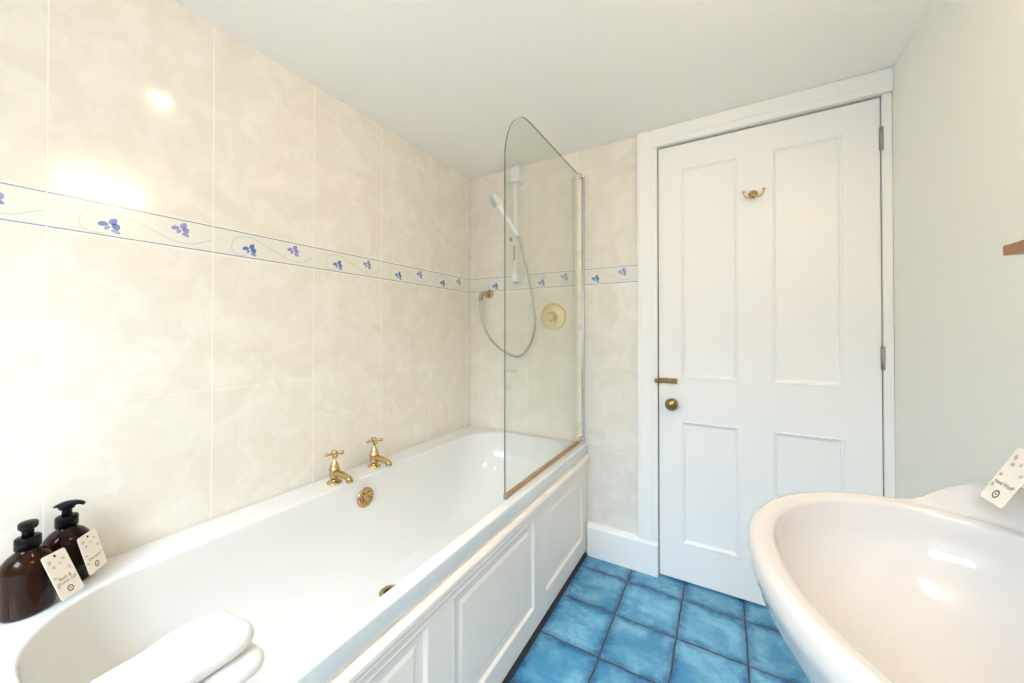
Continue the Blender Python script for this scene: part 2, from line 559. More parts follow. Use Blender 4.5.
# door wall (back), tiled up to the door casing, with the door's opening
b = new()
bx(b, -0.1, DL, -0.12, 0, 0, H)
bx(b, DL, DR, -0.12, 0, DT, H)
bx(b, DR, XR + 0.1, -0.12, 0, 0, H)
border(b, 0.002, 0.9865, [-0.218, 0.083, 0.384, 0.685], BTW, lambda s, z, h: (s, h, z))
o = struct('wall_back', b, ['tile_back'] + BORDER_MATS, 'end wall with the door, tiled cream beside the door frame', 'wall', fixn=False)
bmx = bmesh.new(); bmx.from_mesh(o.data)
for f in bmx.faces:
    if f.material_index and f.normal.y > 0: f.normal_flip()
bmx.to_mesh(o.data); bmx.free()

b = new(); bx(b, XR, XR + 0.1, -0.12, ROOM_D + 0.1, 0, H)
struct('wall_right', b, 'wall_paint', 'plain pale painted wall behind the basin', 'wall')
b = new()
x0, x1, z0, z1 = WIN
bx(b, -0.1, x0, ROOM_D, ROOM_D + 0.1, 0, H); bx(b, x1, XR + 0.1, ROOM_D, ROOM_D + 0.1, 0, H)
bx(b, x0, x1, ROOM_D, ROOM_D + 0.1, 0, z0); bx(b, x0, x1, ROOM_D, ROOM_D + 0.1, z1, H)
struct('wall_front', b, 'wall_paint', 'window wall facing the door', 'wall')
b = new()
fw = 0.045
bx(b, x0, x1, ROOM_D + 0.03, ROOM_D + 0.08, z0, z0 + fw); bx(b, x0, x1, ROOM_D + 0.03, ROOM_D + 0.08, z1 - fw, z1)
bx(b, x0, x0 + fw, ROOM_D + 0.03, ROOM_D + 0.08, z0 + fw, z1 - fw); bx(b, x1 - fw, x1, ROOM_D + 0.03, ROOM_D + 0.08, z0 + fw, z1 - fw)
xm = (x0 + x1) / 2
bx(b, xm - fw / 2, xm + fw / 2, ROOM_D + 0.03, ROOM_D + 0.08, z0 + fw, z1 - fw)
win = struct('window_1', b, 'frame_white', 'white framed two-light window opposite the door', 'window')
for a, c in ((x0 + fw, xm - fw / 2), (xm + fw / 2, x1 - fw)):
    b = new(); bx(b, a, c, ROOM_D + 0.05, ROOM_D + 0.056, z0 + fw, z1 - fw)
    obj('pane', b, 'pane', win)
# boxed-in ledge between the foot of the bath and the window wall
b = new(); bx(b, 0, 0.738, 1.782, ROOM_D, 0, 0.555)
struct('trim_2', b, 'gloss', 'white boxed-in ledge at the near end of the bath', 'ledge', bevel=0.003)

# door casing and lining
b = new()
CP = 0.020
bx(b, 0.987, DL - 0.001, 0, CP, 0.161, DT)
bx(b, 0.987, XR - 0.001, 0, CP, DT + 0.001, H - 0.001)
bx(b, DR + 0.001, XR - 0.001, 0, 0.006, 0, DT)
bx(b, 1.000, 1.052, CP, CP + 0.004, 0.161, H - 0.001)
bx(b, 1.0525, XR - 0.001, CP, CP + 0.004, DT + 0.028, H - 0.001)
struct('trim_1', b, 'gloss', 'white painted door casing', 'door frame', bevel=0.002)
# lining, stop and added backing board; dark colour gives the gap's shade
b = new()
bx(b, DL - 0.001, DL + 0.03, -0.12, -0.046, 0, DT); bx(b, DR - 0.03, DR + 0.001, -0.12, -0.046, 0, DT)
bx(b, DL + 0.03, DR - 0.03, -0.12, -0.046, DT - 0.03, DT); bx(b, DL, DR, -0.122, -0.1205, 0, DT)
struct('trim_3', b, 'gap', 'stop and added backing board round the door leaf, coloured dark as gap shade', 'door stop')

# skirting between the bath panel and the door
b = new()
pr_ = [(0, 0), (0.022, 0), (0.022, 0.142), (0.016, 0.150), (0.012, 0.161), (0, 0.161)]
loft(b, [[(0.742, d, z) for d, z in pr_], [(DL - 0.002, d, z) for d, z in pr_]], True, True, True, smooth=False)
struct('baseboard_back', b, 'gloss', 'white skirting board between the bath panel and the door', 'skirting board', bevel=0.0012)

# ---------------------------------------------------------------- door
FACE = -0.002
mp = lambda u, v, h: (u, FACE + h, v)
dl, dr, dz0, dz1 = DL + 0.004, DR - 0.003, 0.009, DT - 0.007
PAN = [(1.172, 1.394, 0.915, 1.870), (1.508, 1.728, 0.915, 1.870), (1.172, 1.394, 0.172, 0.724), (1.508, 1.728, 0.172, 0.724)]
b = new()
holed_face(b, [dl, dr] + [q for p in PAN for q in p[:2]], [dz0, dz1] + [q for p in PAN for q in p[2:]], PAN, mp, 0.036)
door = struct('door_1', b, 'gloss', 'white painted four-panel door with brass furniture', 'door')
PROF = [(0.0, 0.0), (0.004, 0.0022), (0.009, 0.0005), (0.013, -0.006), (0.019, -0.0085), (0.030, -0.0085)]
for p in PAN:
    b = new()
    inset(b, *p, mp, PROF, 0.030)
    obj('door_panel', b, 'gloss', door)
# knob
b = new()
c = Vector((1.136, FACE, 0.801))
lathe(b, c, (0, 1, 0), [(0.0, 0.0002), (0.022, 0.0002), (0.022, 0.003), (0.018, 0.005), (0.010, 0.008), (0.009, 0.020), (0.016, 0.026), (0.0245, 0.034), (0.0275, 0.043), (0.0255, 0.053), (0.019, 0.060), (0.010, 0.0635), (0.0, 0.0642)], 32)
obj('door_knob', b, 'brass_old', door, label='round brass door knob')
# slide latch
b = new()
bx(b, 1.0785, 1.156, FACE + 0.0002, FACE + 0.003, 0.889, 0.913)
tube(b, [(1.072, FACE + 0.009, 0.901), (1.150, FACE + 0.009, 0.901)], 0.0058, 12)
for xx in (1.084, 1.118, 1.148):
    bx(b, xx, xx + 0.007, FACE + 0.003, FACE + 0.0165, 0.892, 0.910)
tube(b, [(1.132, FACE + 0.013, 0.901), (1.132, FACE + 0.026, 0.901)], [0.0038, 0.0052], 10)
obj('slide_bolt', b, 'brass_old', door, bevel=0.0008, label='small brass slide bolt above the knob')
b = new()
bx(b, 1.063, 1.0738, CP + 0.0002, CP + 0.003, 0.890, 0.912)
bx(b, 1.066, 1.073, CP + 0.003, CP + 0.014, 0.894, 0.908)
obj('bolt_keeper', b, 'brass_old', door, bevel=0.0008)
for zc in (1.822, 1.03, 0.21):
    b = new()
    tube(b, [(DR - 0.0005, 0.005, zc - 0.042), (DR - 0.0005, 0.005, zc + 0.042)], 0.0056, 12)
    for k in (-0.014, 0.014):
        lathe(b, (DR - 0.0005, 0.005, zc + k), (0, 0, 1), [(0.0, -0.0008), (0.0062, -0.0008), (0.0062, 0.0008), (0, 0.0008)], 12)
    bx(b, DR - 0.006, DR - 0.0032, FACE + 0.0003, 0.0015, zc - 0.040, zc + 0.040)
    obj('hinge', b, 'hinge', door, label='dull steel butt hinge')

# double coat hook
hk = thing('coat_hook', 'small brass double coat hook on the upper middle of the white door', 'coat hook', (1.4465, FACE, 1.668))
b = new()
lathe(b, (1.4465, FACE, 1.695), (0, 1, 0), [(0, 0.0003), (0.017, 0.0003), (0.017, 0.003), (0.013, 0.006), (0.008, 0.009), (0, 0.010)], 24)
obj('back_plate', b, 'brass', hk)
b = new()
for s in (-1, 1):
    tube(b, smooth_pts([(1.4465, 0.006, 1.693), (1.4465, 0.020, 1.684), (1.4465 + s * 0.010, 0.026, 1.677), (1.4465 + s * 0.023, 0.029, 1.678), (1.4465 + s * 0.032, 0.031, 1.689), (1.4465 + s * 0.0345, 0.031, 1.700)], 5), 0.0038, 10)
    lathe(b, (1.4465 + s * 0.0348, 0.031, 1.700), (0, 0, 1), [(0, -0.004), (0.0045, -0.003), (0.006, 0.001), (0.0045, 0.005), (0, 0.006)], 12)
obj('hook_arm', b, 'brass', hk)

# ---------------------------------------------------------------- bathtub
RZ = 0.560
tub = thing('bathtub', 'long white enamelled bath with a centre overflow and sloping ends', 'bathtub', (0.37, 0.89, 0.0))
OX0, OX1, OD0, OD1 = 0.003, 0.738, 0.003, 1.778
IX0, IX1, ID0, ID1 = 0.128, 0.700, 0.050, 1.700
FZ = 0.235
b = new()
rings = []
def ring(x0, x1, d0, d1, r, z): return [(p[0], p[1], z) for p in rrect(x0, x1, d0, d1, r, 12, 10, 24)]
def inner(f, z, grow=0.0):
    """f = 0 at the rim .. 1 at the floor"""
    return ring(IX0 + 0.135 * f - grow, IX1 - 0.135 * f + grow, ID0 + 0.36 * f - grow, ID1 - 0.34 * f + grow, 0.20 - 0.05 * f + grow, z)
PH = [k / 16 * PI / 2 for k in range(17)]
dep = RZ - 0.008 - FZ
under = [inner((1 - math.cos(a)) ** 0.9, RZ - 0.012 - dep * math.sin(a) ** 0.85, 0.010) for a in reversed(PH)]
rings += under[:-1]
rings.append(ring(OX0 + 0.012, OX1 - 0.012, OD0 + 0.012, OD1 - 0.012, 0.01, RZ - 0.016))
rings.append(ring(OX0 + 0.012, OX1 - 0.012, OD0 + 0.012, OD1 - 0.012, 0.01, 0.512))
rings.append(ring(OX0, OX1, OD0, OD1, 0.012, 0.512))
rings.append(ring(OX0, OX1, OD0, OD1, 0.012, RZ - 0.007))
rings.append(ring(OX0 + 0.0010, OX1 - 0.0010, OD0 + 0.0010, OD1 - 0.0010, 0.012, RZ - 0.0035))
rings.append(ring(OX0 + 0.0035, OX1 - 0.0035, OD0 + 0.0035, OD1 - 0.0035, 0.012, RZ - 0.0010))
rings.append(ring(OX0 + 0.0070, OX1 - 0.0070, OD0 + 0.0070, OD1 - 0.0070, 0.012, RZ))
rings.append(ring(IX0 - 0.012, IX1 + 0.008, ID0 - 0.012, ID1 + 0.012, 0.21, RZ))
rings.append(ring(IX0 - 0.004, IX1 + 0.003, ID0 - 0.004, ID1 + 0.004, 0.204, RZ - 0.0025))
for a in PH:
    rings.append(inner((1 - math.cos(a)) ** 0.9, RZ - 0.008 - dep * math.sin(a) ** 0.85))
loft(b, rings)
weighted(obj('tub_shell', b, 'acrylic', tub))
# overflow
def disc(bm, c, axis, r, t):
    lathe(bm, c, axis, [(0, 0.0), (r, 0.0), (r, t * 0.5), (r * 0.92, t), (r * 0.6, t * 1.1), (0, t * 1.15)], 28)
b = new()
oc = Vector((0.1345, 0.868, 0.482)); ax = Vector((1, 0, 0.05))
lathe(b, oc, ax, [(0.020, 0.0), (0.037, 0.0), (0.037, 0.003), (0.033, 0.006), (0.027, 0.006), (0.025, 0.003), (0.020, 0.0025)], 32)
ov = obj('overflow_cover', b, 'brass', tub, label='round brass overflow cover')
b = new()
lathe(b, oc, ax, [(0, 0.001), (0.024, 0.001), (0.024, 0.002), (0, 0.002)], 24)
obj('overflow_hole', b, 'dark', ov)
b = new()
lathe(b, oc, ax, [(0, 0.002), (0.012, 0.002), (0.012, 0.007), (0.009, 0.009), (0, 0.009)], 20)
for k in range(6):
    a = 2 * PI * k / 6 + 0.3
    tube(b, [oc + Vector((0.0045, math.cos(a) * 0.010, math.sin(a) * 0.010)), oc + Vector((0.0045, math.cos(a) * 0.030, math.sin(a) * 0.030))], 0.0028, 8)
obj('overflow_grille', b, 'brass', ov)
# waste
b = new()
wc = Vector((0.352, 0.938, FZ))
lathe(b, wc, (0, 0, 1), [(0.021, 0.0005), (0.036, 0.0005), (0.036, 0.0025), (0.031, 0.005), (0.024, 0.0045), (0.021, 0.001)], 32)
dr_ = obj('bath_waste', b, 'brass', tub, label='round brass bath waste')
b = new(); lathe(b, wc, (0, 0, 1), [(0, 0.0008), (0.0225, 0.0008), (0.0225, 0.0014), (0, 0.0014)], 24)
obj('waste_hole', b, 'dark', dr_)

# bath taps
def bath_tap(c, label, ang):
    t = thing('bath_tap', label, 'tap', c, 'pair of brass bath taps')
    c = Vector(c)
    b = new()
    lathe(b, c, (0, 0, 1), [(0, 0.0003), (0.0265, 0.0003), (0.0265, 0.003), (0.023, 0.007), (0.013, 0.009), (0.0125, 0.016), (0.017, 0.020), (0.0175, 0.028), (0.0175, 0.046), (0.0195, 0.048), (0.0195, 0.053), (0.0165, 0.056), (0.0155, 0.064), (0.011, 0.074), (0.009, 0.078), (0.0065, 0.081), (0.0055, 0.098), (0, 0.099)], 24)
    obj('tap_body', b, 'brass', t)
    b = new()
    dx, dd = math.cos(ang), math.sin(ang)
    Pt = lambda r, z: c + Vector((dx * r, dd * r, z))
    pts = smooth_pts([Pt(0.010, 0.037), Pt(0.030, 0.038), Pt(0.058, 0.036), Pt(0.078, 0.033), Pt(0.086, 0.029), Pt(0.088, 0.023)], 6)
    n = len(pts)
    tube(b, pts, [0.0135 - 0.0030 * min(1, i / n * 1.6) for i in range(n)], 14)
    lathe(b, pts[-1], (0, 0, -1), [(0, -0.002), (0.0125, -0.002), (0.0125, 0.004), (0.009, 0.004), (0, 0.0035)], 16)
    obj('spout', b, 'brass', t)
    b = new()
    hz = c + Vector((0, 0, 0.108))
    lathe(b, hz, (0, 0, 1), [(0, -0.011), (0.008, -0.011), (0.0105, -0.004), (0.0105, 0.004), (0.009, 0.007), (0.009, 0.009), (0.006, 0.012), (0, 0.013)], 20)
    for k in range(4):
        a = ang + 0.45 + PI / 2 * k
        e = Vector((math.cos(a), math.sin(a), 0))
        tube(b, [hz + e * 0.006, hz + e * 0.014, hz + e * 0.020, hz + e * 0.024], [0.0062, 0.0045, 0.0050, 0.0066], 10)
        lathe(b, hz + e * 0.024, e, [(0, -0.003), (0.0058, -0.002), (0.0078, 0.003), (0.006, 0.0075), (0, 0.0095)], 12)
    obj('cross_handle', b, 'brass', t)
    return t
bath_tap((0.077, 0.960, RZ), 'brass cross-head bath tap nearer the amber bottles, left of the pair', 0.0)
bath_tap((0.069, 0.772, RZ), 'brass cross-head bath tap nearer the shower screen, right of the pair', 0.0)

# ---------------------------------------------------------------- bath panel
bp = thing('bath_surround', 'white panelled timber side of the bath with a moulded top rail', 'bath surround', (0.72, 0.89, 0.0))
PX = 0.7325
mq = lambda u, v, h: (PX + h, u, v)
PB = [(0.066, 0.500, 0.100, 0.438), (0.594, 1.070, 0.100, 0.438), (1.158, 1.640, 0.100, 0.438)]
b = new()
holed_face(b, [0.004, 1.775] + [q for p in PB for q in p[:2]], [0.022, 0.508] + [q for p in PB for q in p[2:]], PB, mq, 0.018)
obj('frame', b, 'panel_paint', bp)
PROFB = [(0.0, 0.0), (0.003, 0.0012), (0.006, 0.0002), (0.013, -0.008), (0.036, -0.009), (0.047, -0.005)]
for p in PB:
    b = new(); inset(b, *p, mq, PROFB, 0.016)
    obj('inset_panel', b, 'panel_paint', bp)
b = new()
pm = [(0.0005, 0.452), (0.006, 0.453), (0.0075, 0.460), (0.005, 0.465), (0.010, 0.470), (0.0165, 0.480), (0.0165, 0.490), (0.012, 0.497), (0.006, 0.501), (0.0005, 0.502)]
loft(b, [[(PX + h, d, z) for h, z in pm] for d in (0.004, 1.775)], True, True, True, smooth=False)
obj('top_moulding', b, 'panel_paint', bp, bevel=0.0008)
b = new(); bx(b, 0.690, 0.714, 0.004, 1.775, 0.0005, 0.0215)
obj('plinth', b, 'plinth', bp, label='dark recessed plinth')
b = new(); bx(b, 0.7145, 0.7415, 0.024, 1.775, 0.0004, 0.004)  # added dark strip: grout and shadow line at the panel's foot
obj('floor_strip', b, 'plinth', bp, label='dark strip along the floor, standing for grout and shadow')

# ---------------------------------------------------------------- shower screen
GX = 0.7005
scn = thing('shower_screen', 'clear frameless glass bath screen with a curved top corner', 'shower screen', (GX, 0.4, RZ))
GZ0, GZ1, GD0, GD1 = 0.571, 1.928, 0.030, 0.757
def arch():
    pts = [(GD0, GZ0), (GD1, GZ0)]
    n = 40
    for k in range(n + 1):                          # quarter of an ellipse from the free edge to the top
        a = PI / 2 * k / n
        pts.append((GD1 - 0.185 + 0.185 * math.cos(a), GZ1 - 0.215 + 0.215 * math.sin(a)))
    pts.append((GD0, GZ1))
    return pts
b = new()
t = 0.003
pts = arch()
A = [b.verts.new((GX - t, d, z)) for d, z in pts]; B = [b.verts.new((GX + t, d, z)) for d, z in pts]
b.faces.new(A); b.faces.new(list(reversed(B)))
for i in range(len(pts)):
    j = (i + 1) % len(pts)
    f = b.faces.new((A[i], A[j], B[j], B[i])); f.material_index = 1
obj('glass_pane', b, ['glass', 'glass_edge'], scn)
b = new()
bx(b, GX - 0.006, GX + 0.006, 0.034, GD1 + 0.001, RZ + 0.0005, 0.576)
obj('bottom_seal', b, 'seal', scn, bevel=0.002, label='brown sealing strip along the bottom edge')
b = new()
lathe(b, (GX, GD1 - 0.004, 0.5665), (0, 0, 1), [(0, -0.005), (0.0075, -0.005), (0.0075, 0.008), (0.006, 0.011), (0, 0.011)], 14)
obj('seal_end_cap', b, 'hinge', scn)
b = new()
tube(b, [(GX + 0.002, 0.024, 0.562), (GX + 0.002, 0.024, 1.934)], 0.0125, 16)
bx(b, GX - 0.013, GX + 0.004, 0.026, 0.042, 0.564, 1.930)
post = obj('hinge_post', b, 'cream_post', scn, bevel=0.001, label='cream hinge post fixed to the tiles')
b = new()
bx(b, GX + 0.014, GX + 0.024, 0.001, 0.022, 0.564, 1.925)
obj('wall_channel', b, 'chrome', scn, bevel=0.001)
for zc in (1.915, 0.585):
    b = new()
    lathe(b, (GX + 0.002, 0.024, zc), (0, 0, 1), [(0, -0.016), (0.0145, -0.016), (0.0155, -0.012), (0.0155, 0.012), (0.0145, 0.018), (0, 0.020)], 18)
    tube(b, [(GX + 0.012, 0.024, zc), (GX + 0.031, 0.024, zc)], [0.006, 0.005], 10)
    obj('pivot', b, 'chrome', post)

# ---------------------------------------------------------------- shower on the end wall
RX, RD = 0.343, 0.050
rail = thing('shower_rail', 'white shower riser rail on the end wall above the bath', 'shower rail', (RX, 0.0, 1.40))
b = new(); tube(b, [(RX, RD, 1.42), (RX, RD, 2.02)], 0.0115, 16)
obj('riser', b, 'plastic', rail)
b = new()
bx(b, RX - 0.022, RX + 0.034, 0.001, RD + 0.020, 1.955, 2.040)
obj('top_bracket', b, 'plastic', rail, bevel=0.008, segs=3)
b = new()
bx(b, RX - 0.018, RX + 0.018, 0.001, RD + 0.016, 1.405, 1.450)
obj('bottom_bracket', b, 'plastic', rail, bevel=0.007, segs=3)
b = new()
tube(b, [(RX, RD, 1.630), (RX, RD, 1.685)], 0.019, 18)
tube(b, [(RX, RD + 0.006, 1.655), (RX + 0.008, RD + 0.024, 1.660)], [0.013, 0.014], 14)
obj('slider', b, 'plastic', rail)
b = new()
lathe(b, (RX - 0.018, RD + 0.004, 1.640), (-0.3, 0.6, -0.1), [(0, -0.01), (0.008, -0.01), (0.011, 0.004), (0.011, 0.014), (0, 0.016)], 16)
obj('slider_knob', b, 'brass', rail, label='brass slider knob')
b = new(); tube(b, [(RX, RD + 0.0135, 1.520), (RX, RD + 0.0135, 1.600)], 0.0045, 10)
obj('stop_clip', b, 'brass', rail)

hs = thing('hand_shower', 'white hand shower head held on the rail with a grey hose looping down', 'shower head', (0.36, 0.12, 1.05))
b = new()
hd = Vector((0.262, 0.126, 1.846))           # centre of the spray head
hb = Vector((0.385, 0.092, 1.640))           # foot of the handle
tube(b, smooth_pts([hb, hb.lerp(hd, 0.35), hb.lerp(hd, 0.72), hd + Vector((0.012, -0.006, 0.004))], 5), [0.0125] * 6 + [0.0135] * 5 + [0.017] * 5, 16)
obj('handle', b, 'plastic', hs)
ax = Vector((-0.55, 0.62, -0.50))
b = new()
lathe(b, hd, ax, [(0, -0.022), (0.020, -0.020), (0.034, -0.010), (0.040, 0.004), (0.041, 0.014), (0.038, 0.017), (0, 0.017)], 30)
obj('spray_head', b, 'plastic', hs)
b = new()
lathe(b, hd, ax, [(0, 0.0172), (0.034, 0.0172), (0.033, 0.019), (0, 0.020)], 30)
obj('spray_face', b, 'grey_face', hs, label='grey spray face')
b = new()
hose = smooth_pts([hb + Vector((0.001, 0.0, -0.002)), (0.405, 0.088, 1.560), (0.430, 0.080, 1.460), (0.450, 0.070, 1.340), (0.470, 0.062, 1.180), (0.436, 0.058, 1.055), (0.362, 0.056, 0.988), (0.248, 0.056, 1.030), (0.160, 0.056, 1.110), (0.124, 0.058, 1.200), (0.112, 0.060, 1.290), (0.114, 0.060, 1.318)], 9)
# ribbed hose: alternate radii along the curve
tube(b, hose, [0.0072 if i % 2 else 0.0062 for i in range(len(hose))], 10)
obj('hose', b, 'hose', hs, label='grey ribbed shower hose')

ol = thing('shower_outlet', 'small brass hose elbow low on the end wall near the corner', 'shower outlet', (0.14, 0.0, 1.345))
b = new()
lathe(b, (0.140, 0.0, 1.350), (0, 1, 0), [(0, 0.001), (0.026, 0.001), (0.026, 0.004), (0.020, 0.008), (0, 0.009)], 24)
obj('wall_plate', b, 'brass', ol)
b = new()
tube(b, smooth_pts([(0.140, 0.006, 1.350), (0.138, 0.040, 1.350), (0.128, 0.058, 1.346), (0.116, 0.060, 1.334), (0.114, 0.060, 1.314)], 5), 0.0105, 14)
lathe(b, (0.114, 0.060, 1.312), (0, 0, 1), [(0, -0.004), (0.0125, -0.004), (0.0125, 0.010), (0, 0.010)], 8)
obj('elbow', b, 'brass', ol)

sv = thing('shower_valve', 'round brass shower valve on the end wall, behind the glass screen', 'shower valve', (0.552, 0.0, 1.145))
vc = Vector((0.548, 0.0, 1.206))
b = new()
lathe(b, vc, (0, 1, 0), [(0, 0.001), (0.072, 0.001), (0.072, 0.004), (0.067, 0.008), (0.046, 0.011), (0, 0.012)], 40)
obj('face_plate', b, 'brass_satin', sv)
b = new()
lathe(b, vc, (0, 1, 0), [(0, 0.010), (0.028, 0.010), (0.028, 0.022), (0.024, 0.026), (0.022, 0.044), (0.019, 0.050), (0, 0.052)], 28)
tube(b, [vc + Vector((0, 0.036, 0)), vc + Vector((0.020, 0.038, -0.026)), vc + Vector((0.028, 0.040, -0.036))], [0.006, 0.005, 0.0065], 10)
obj('control_knob', b, 'brass_satin', sv)

# ---------------------------------------------------------------- basin
bs = thing('washbasin', 'white ceramic washbasin with a wide oval bowl and raised back ledge', 'washbasin', (1.62, 1.19, 0.0))
BZ = 0.820
ECX, ECD, EA = 1.605, 1.145, 0.235
EBF, EBN = 0.274, 0.328            # the oval is a little longer on the window side
NS = 128
def deck_out(th):
    """plan outline of the whole basin: the oval in front, squared shoulders back to the wall"""
    c, s = math.cos(th), math.sin(th)
    EB = EBN if s > 0 else EBF
    re = 1 / math.sqrt((c / EA) ** 2 + (s / EB) ** 2)
    if c <= 0.0: return re
    best = 1e9
    bx1 = XR - 0.002 - ECX
    best = min(best, bx1 / c)
    if abs(s) > 1e-6: best = min(best, (EB + 0.004) / abs(s))
    # round the far corners a little
    p = 10.0
    sq = ((c / bx1) ** p + (abs(s) / (EB + 0.004)) ** p) ** (-1 / p)
    return max(re, sq)
def sstep(a, b_, x):
    t_ = min(1, max(0, (x - a) / (b_ - a))); return t_ * t_ * (3 - 2 * t_)
def bring(fr, z, mode='e'):
    out = []
    for k in range(NS):
        th = 2 * PI * k / NS
        c, s = math.cos(th), math.sin(th)
        EB = EBN if s > 0 else EBF
        re = 1 / math.sqrt((c / EA) ** 2 + (s / EB) ** 2)
        rd = deck_out(th)
        r = fr(re, rd)
        x, d = ECX + c * r, ECD + s * r
        zz = z(x, re, rd) if callable(z) else z
        out.append((x, d, zz))
    return out
led = lambda x: 0.050 * sstep(ECX - 0.005, ECX + 0.120, x)      # the ledge's rise towards the wall
ext = lambda re, rd: min(1.0, (rd - re) / 0.012)
rings = []
# underside (from the pedestal up)
rings.append(bring(lambda re, rd: 0.26 * re, BZ - 0.215))
rings.append(bring(lambda re, rd: 0.50 * re, BZ - 0.195))
rings.append(bring(lambda re, rd: 0.72 * rd, BZ - 0.140))
rings.append(bring(lambda re, rd: 0.88 * rd, BZ - 0.095))
rings.append(bring(lambda re, rd: 0.955 * rd, BZ - 0.062))
rings.append(bring(lambda re, rd: rd - 0.007, BZ - 0.040))
rings.append(bring(lambda re, rd: rd - 0.001, BZ - 0.034))
rings.append(bring(lambda re, rd: rd, BZ - 0.022))
rings.append(bring(lambda re, rd: rd - 0.0005, lambda x, re, rd: BZ - 0.010 + led(x) * ext(re, rd)))
rings.append(bring(lambda re, rd: rd - 0.005, lambda x, re, rd: BZ - 0.002 + led(x) * ext(re, rd)))
rings.append(bring(lambda re, rd: rd - 0.012, lambda x, re, rd: BZ + led(x) * ext(re, rd)))
rings.append(bring(lambda re, rd: max(re - 0.016, min(rd - 0.016, re + 0.014)), lambda x, re, rd: BZ + led(x) * ext(re, rd) * 0.92))
rings.append(bring(lambda re, rd: re - 0.015, lambda x, re, rd: BZ + 0.0003))
rings.append(bring(lambda re, rd: re - 0.024, BZ - 0.0012))
rings.append(bring(lambda re, rd: re - 0.031, BZ - 0.0040))
rings.append(bring(lambda re, rd: re - 0.0355, BZ - 0.0095))
NB = 14
for k in range(1, NB + 1):
    a = PI / 2 * k / NB
    q = math.cos(a)
    rings.append(bring(lambda re, rd: max((re - 0.0365) * (q ** 0.75), 0.022), BZ - 0.012 - 0.142 * math.sin(a) ** 0.85))
loft(b := new(), rings)
weighted(obj('bowl', b, 'ceramic', bs))
b = new()
lathe(b, (ECX, ECD, BZ - 0.1545), (0, 0, 1), [(0.012, 0.001), (0.021, 0.001), (0.021, 0.003), (0.018, 0.0045), (0.012, 0.002)], 24)
wv = obj('basin_waste', b, 'brass', bs)
b = new(); lathe(b, (ECX, ECD, BZ - 0.1545), (0, 0, 1), [(0, 0.0013), (0.013, 0.0013), (0.013, 0.002), (0, 0.002)], 20)
obj('waste_hole', b, 'dark', wv)
b = new()
PR = [(0.115, 0.0), (0.118, 0.02), (0.105, 0.05), (0.085, 0.12), (0.075, 0.30), (0.078, 0.48), (0.090, 0.56), (0.105, 0.612)]
loft(b, [[(ECX + 0.05 + r * 1.15 * math.cos(2 * PI * k / 40), ECD + r * math.sin(2 * PI * k / 40), z) for k in range(40)] for r, z in PR])
obj('pedestal', b, 'ceramic', bs)

# ---------------------------------------------------------------- soap dispensers
def text_mesh(name, body, size, mat, parent, place, align='CENTER'):
    cu = bpy.data.curves.new(name, 'FONT')
    cu.body = body; cu.size = size; cu.align_x = align; cu.align_y = 'CENTER'
    cu.extrude = 0.0; cu.resolution_u = 3
    tmp = bpy.data.objects.new(name, cu); COL.objects.link(tmp)
    dg = bpy.context.evaluated_depsgraph_get()
    me = bpy.data.meshes.new_from_object(tmp.evaluated_get(dg))
    bpy.data.objects.remove(tmp)
    off = base_of(parent)
    for v in me.vertices:
        v.co = place(v.co.x, v.co.y) - off
    me.materials.clear(); me.materials.append(M[mat])
    me.name = name
    o = bpy.data.objects.new(name, me); COL.objects.link(o); o.parent = parent
    return o

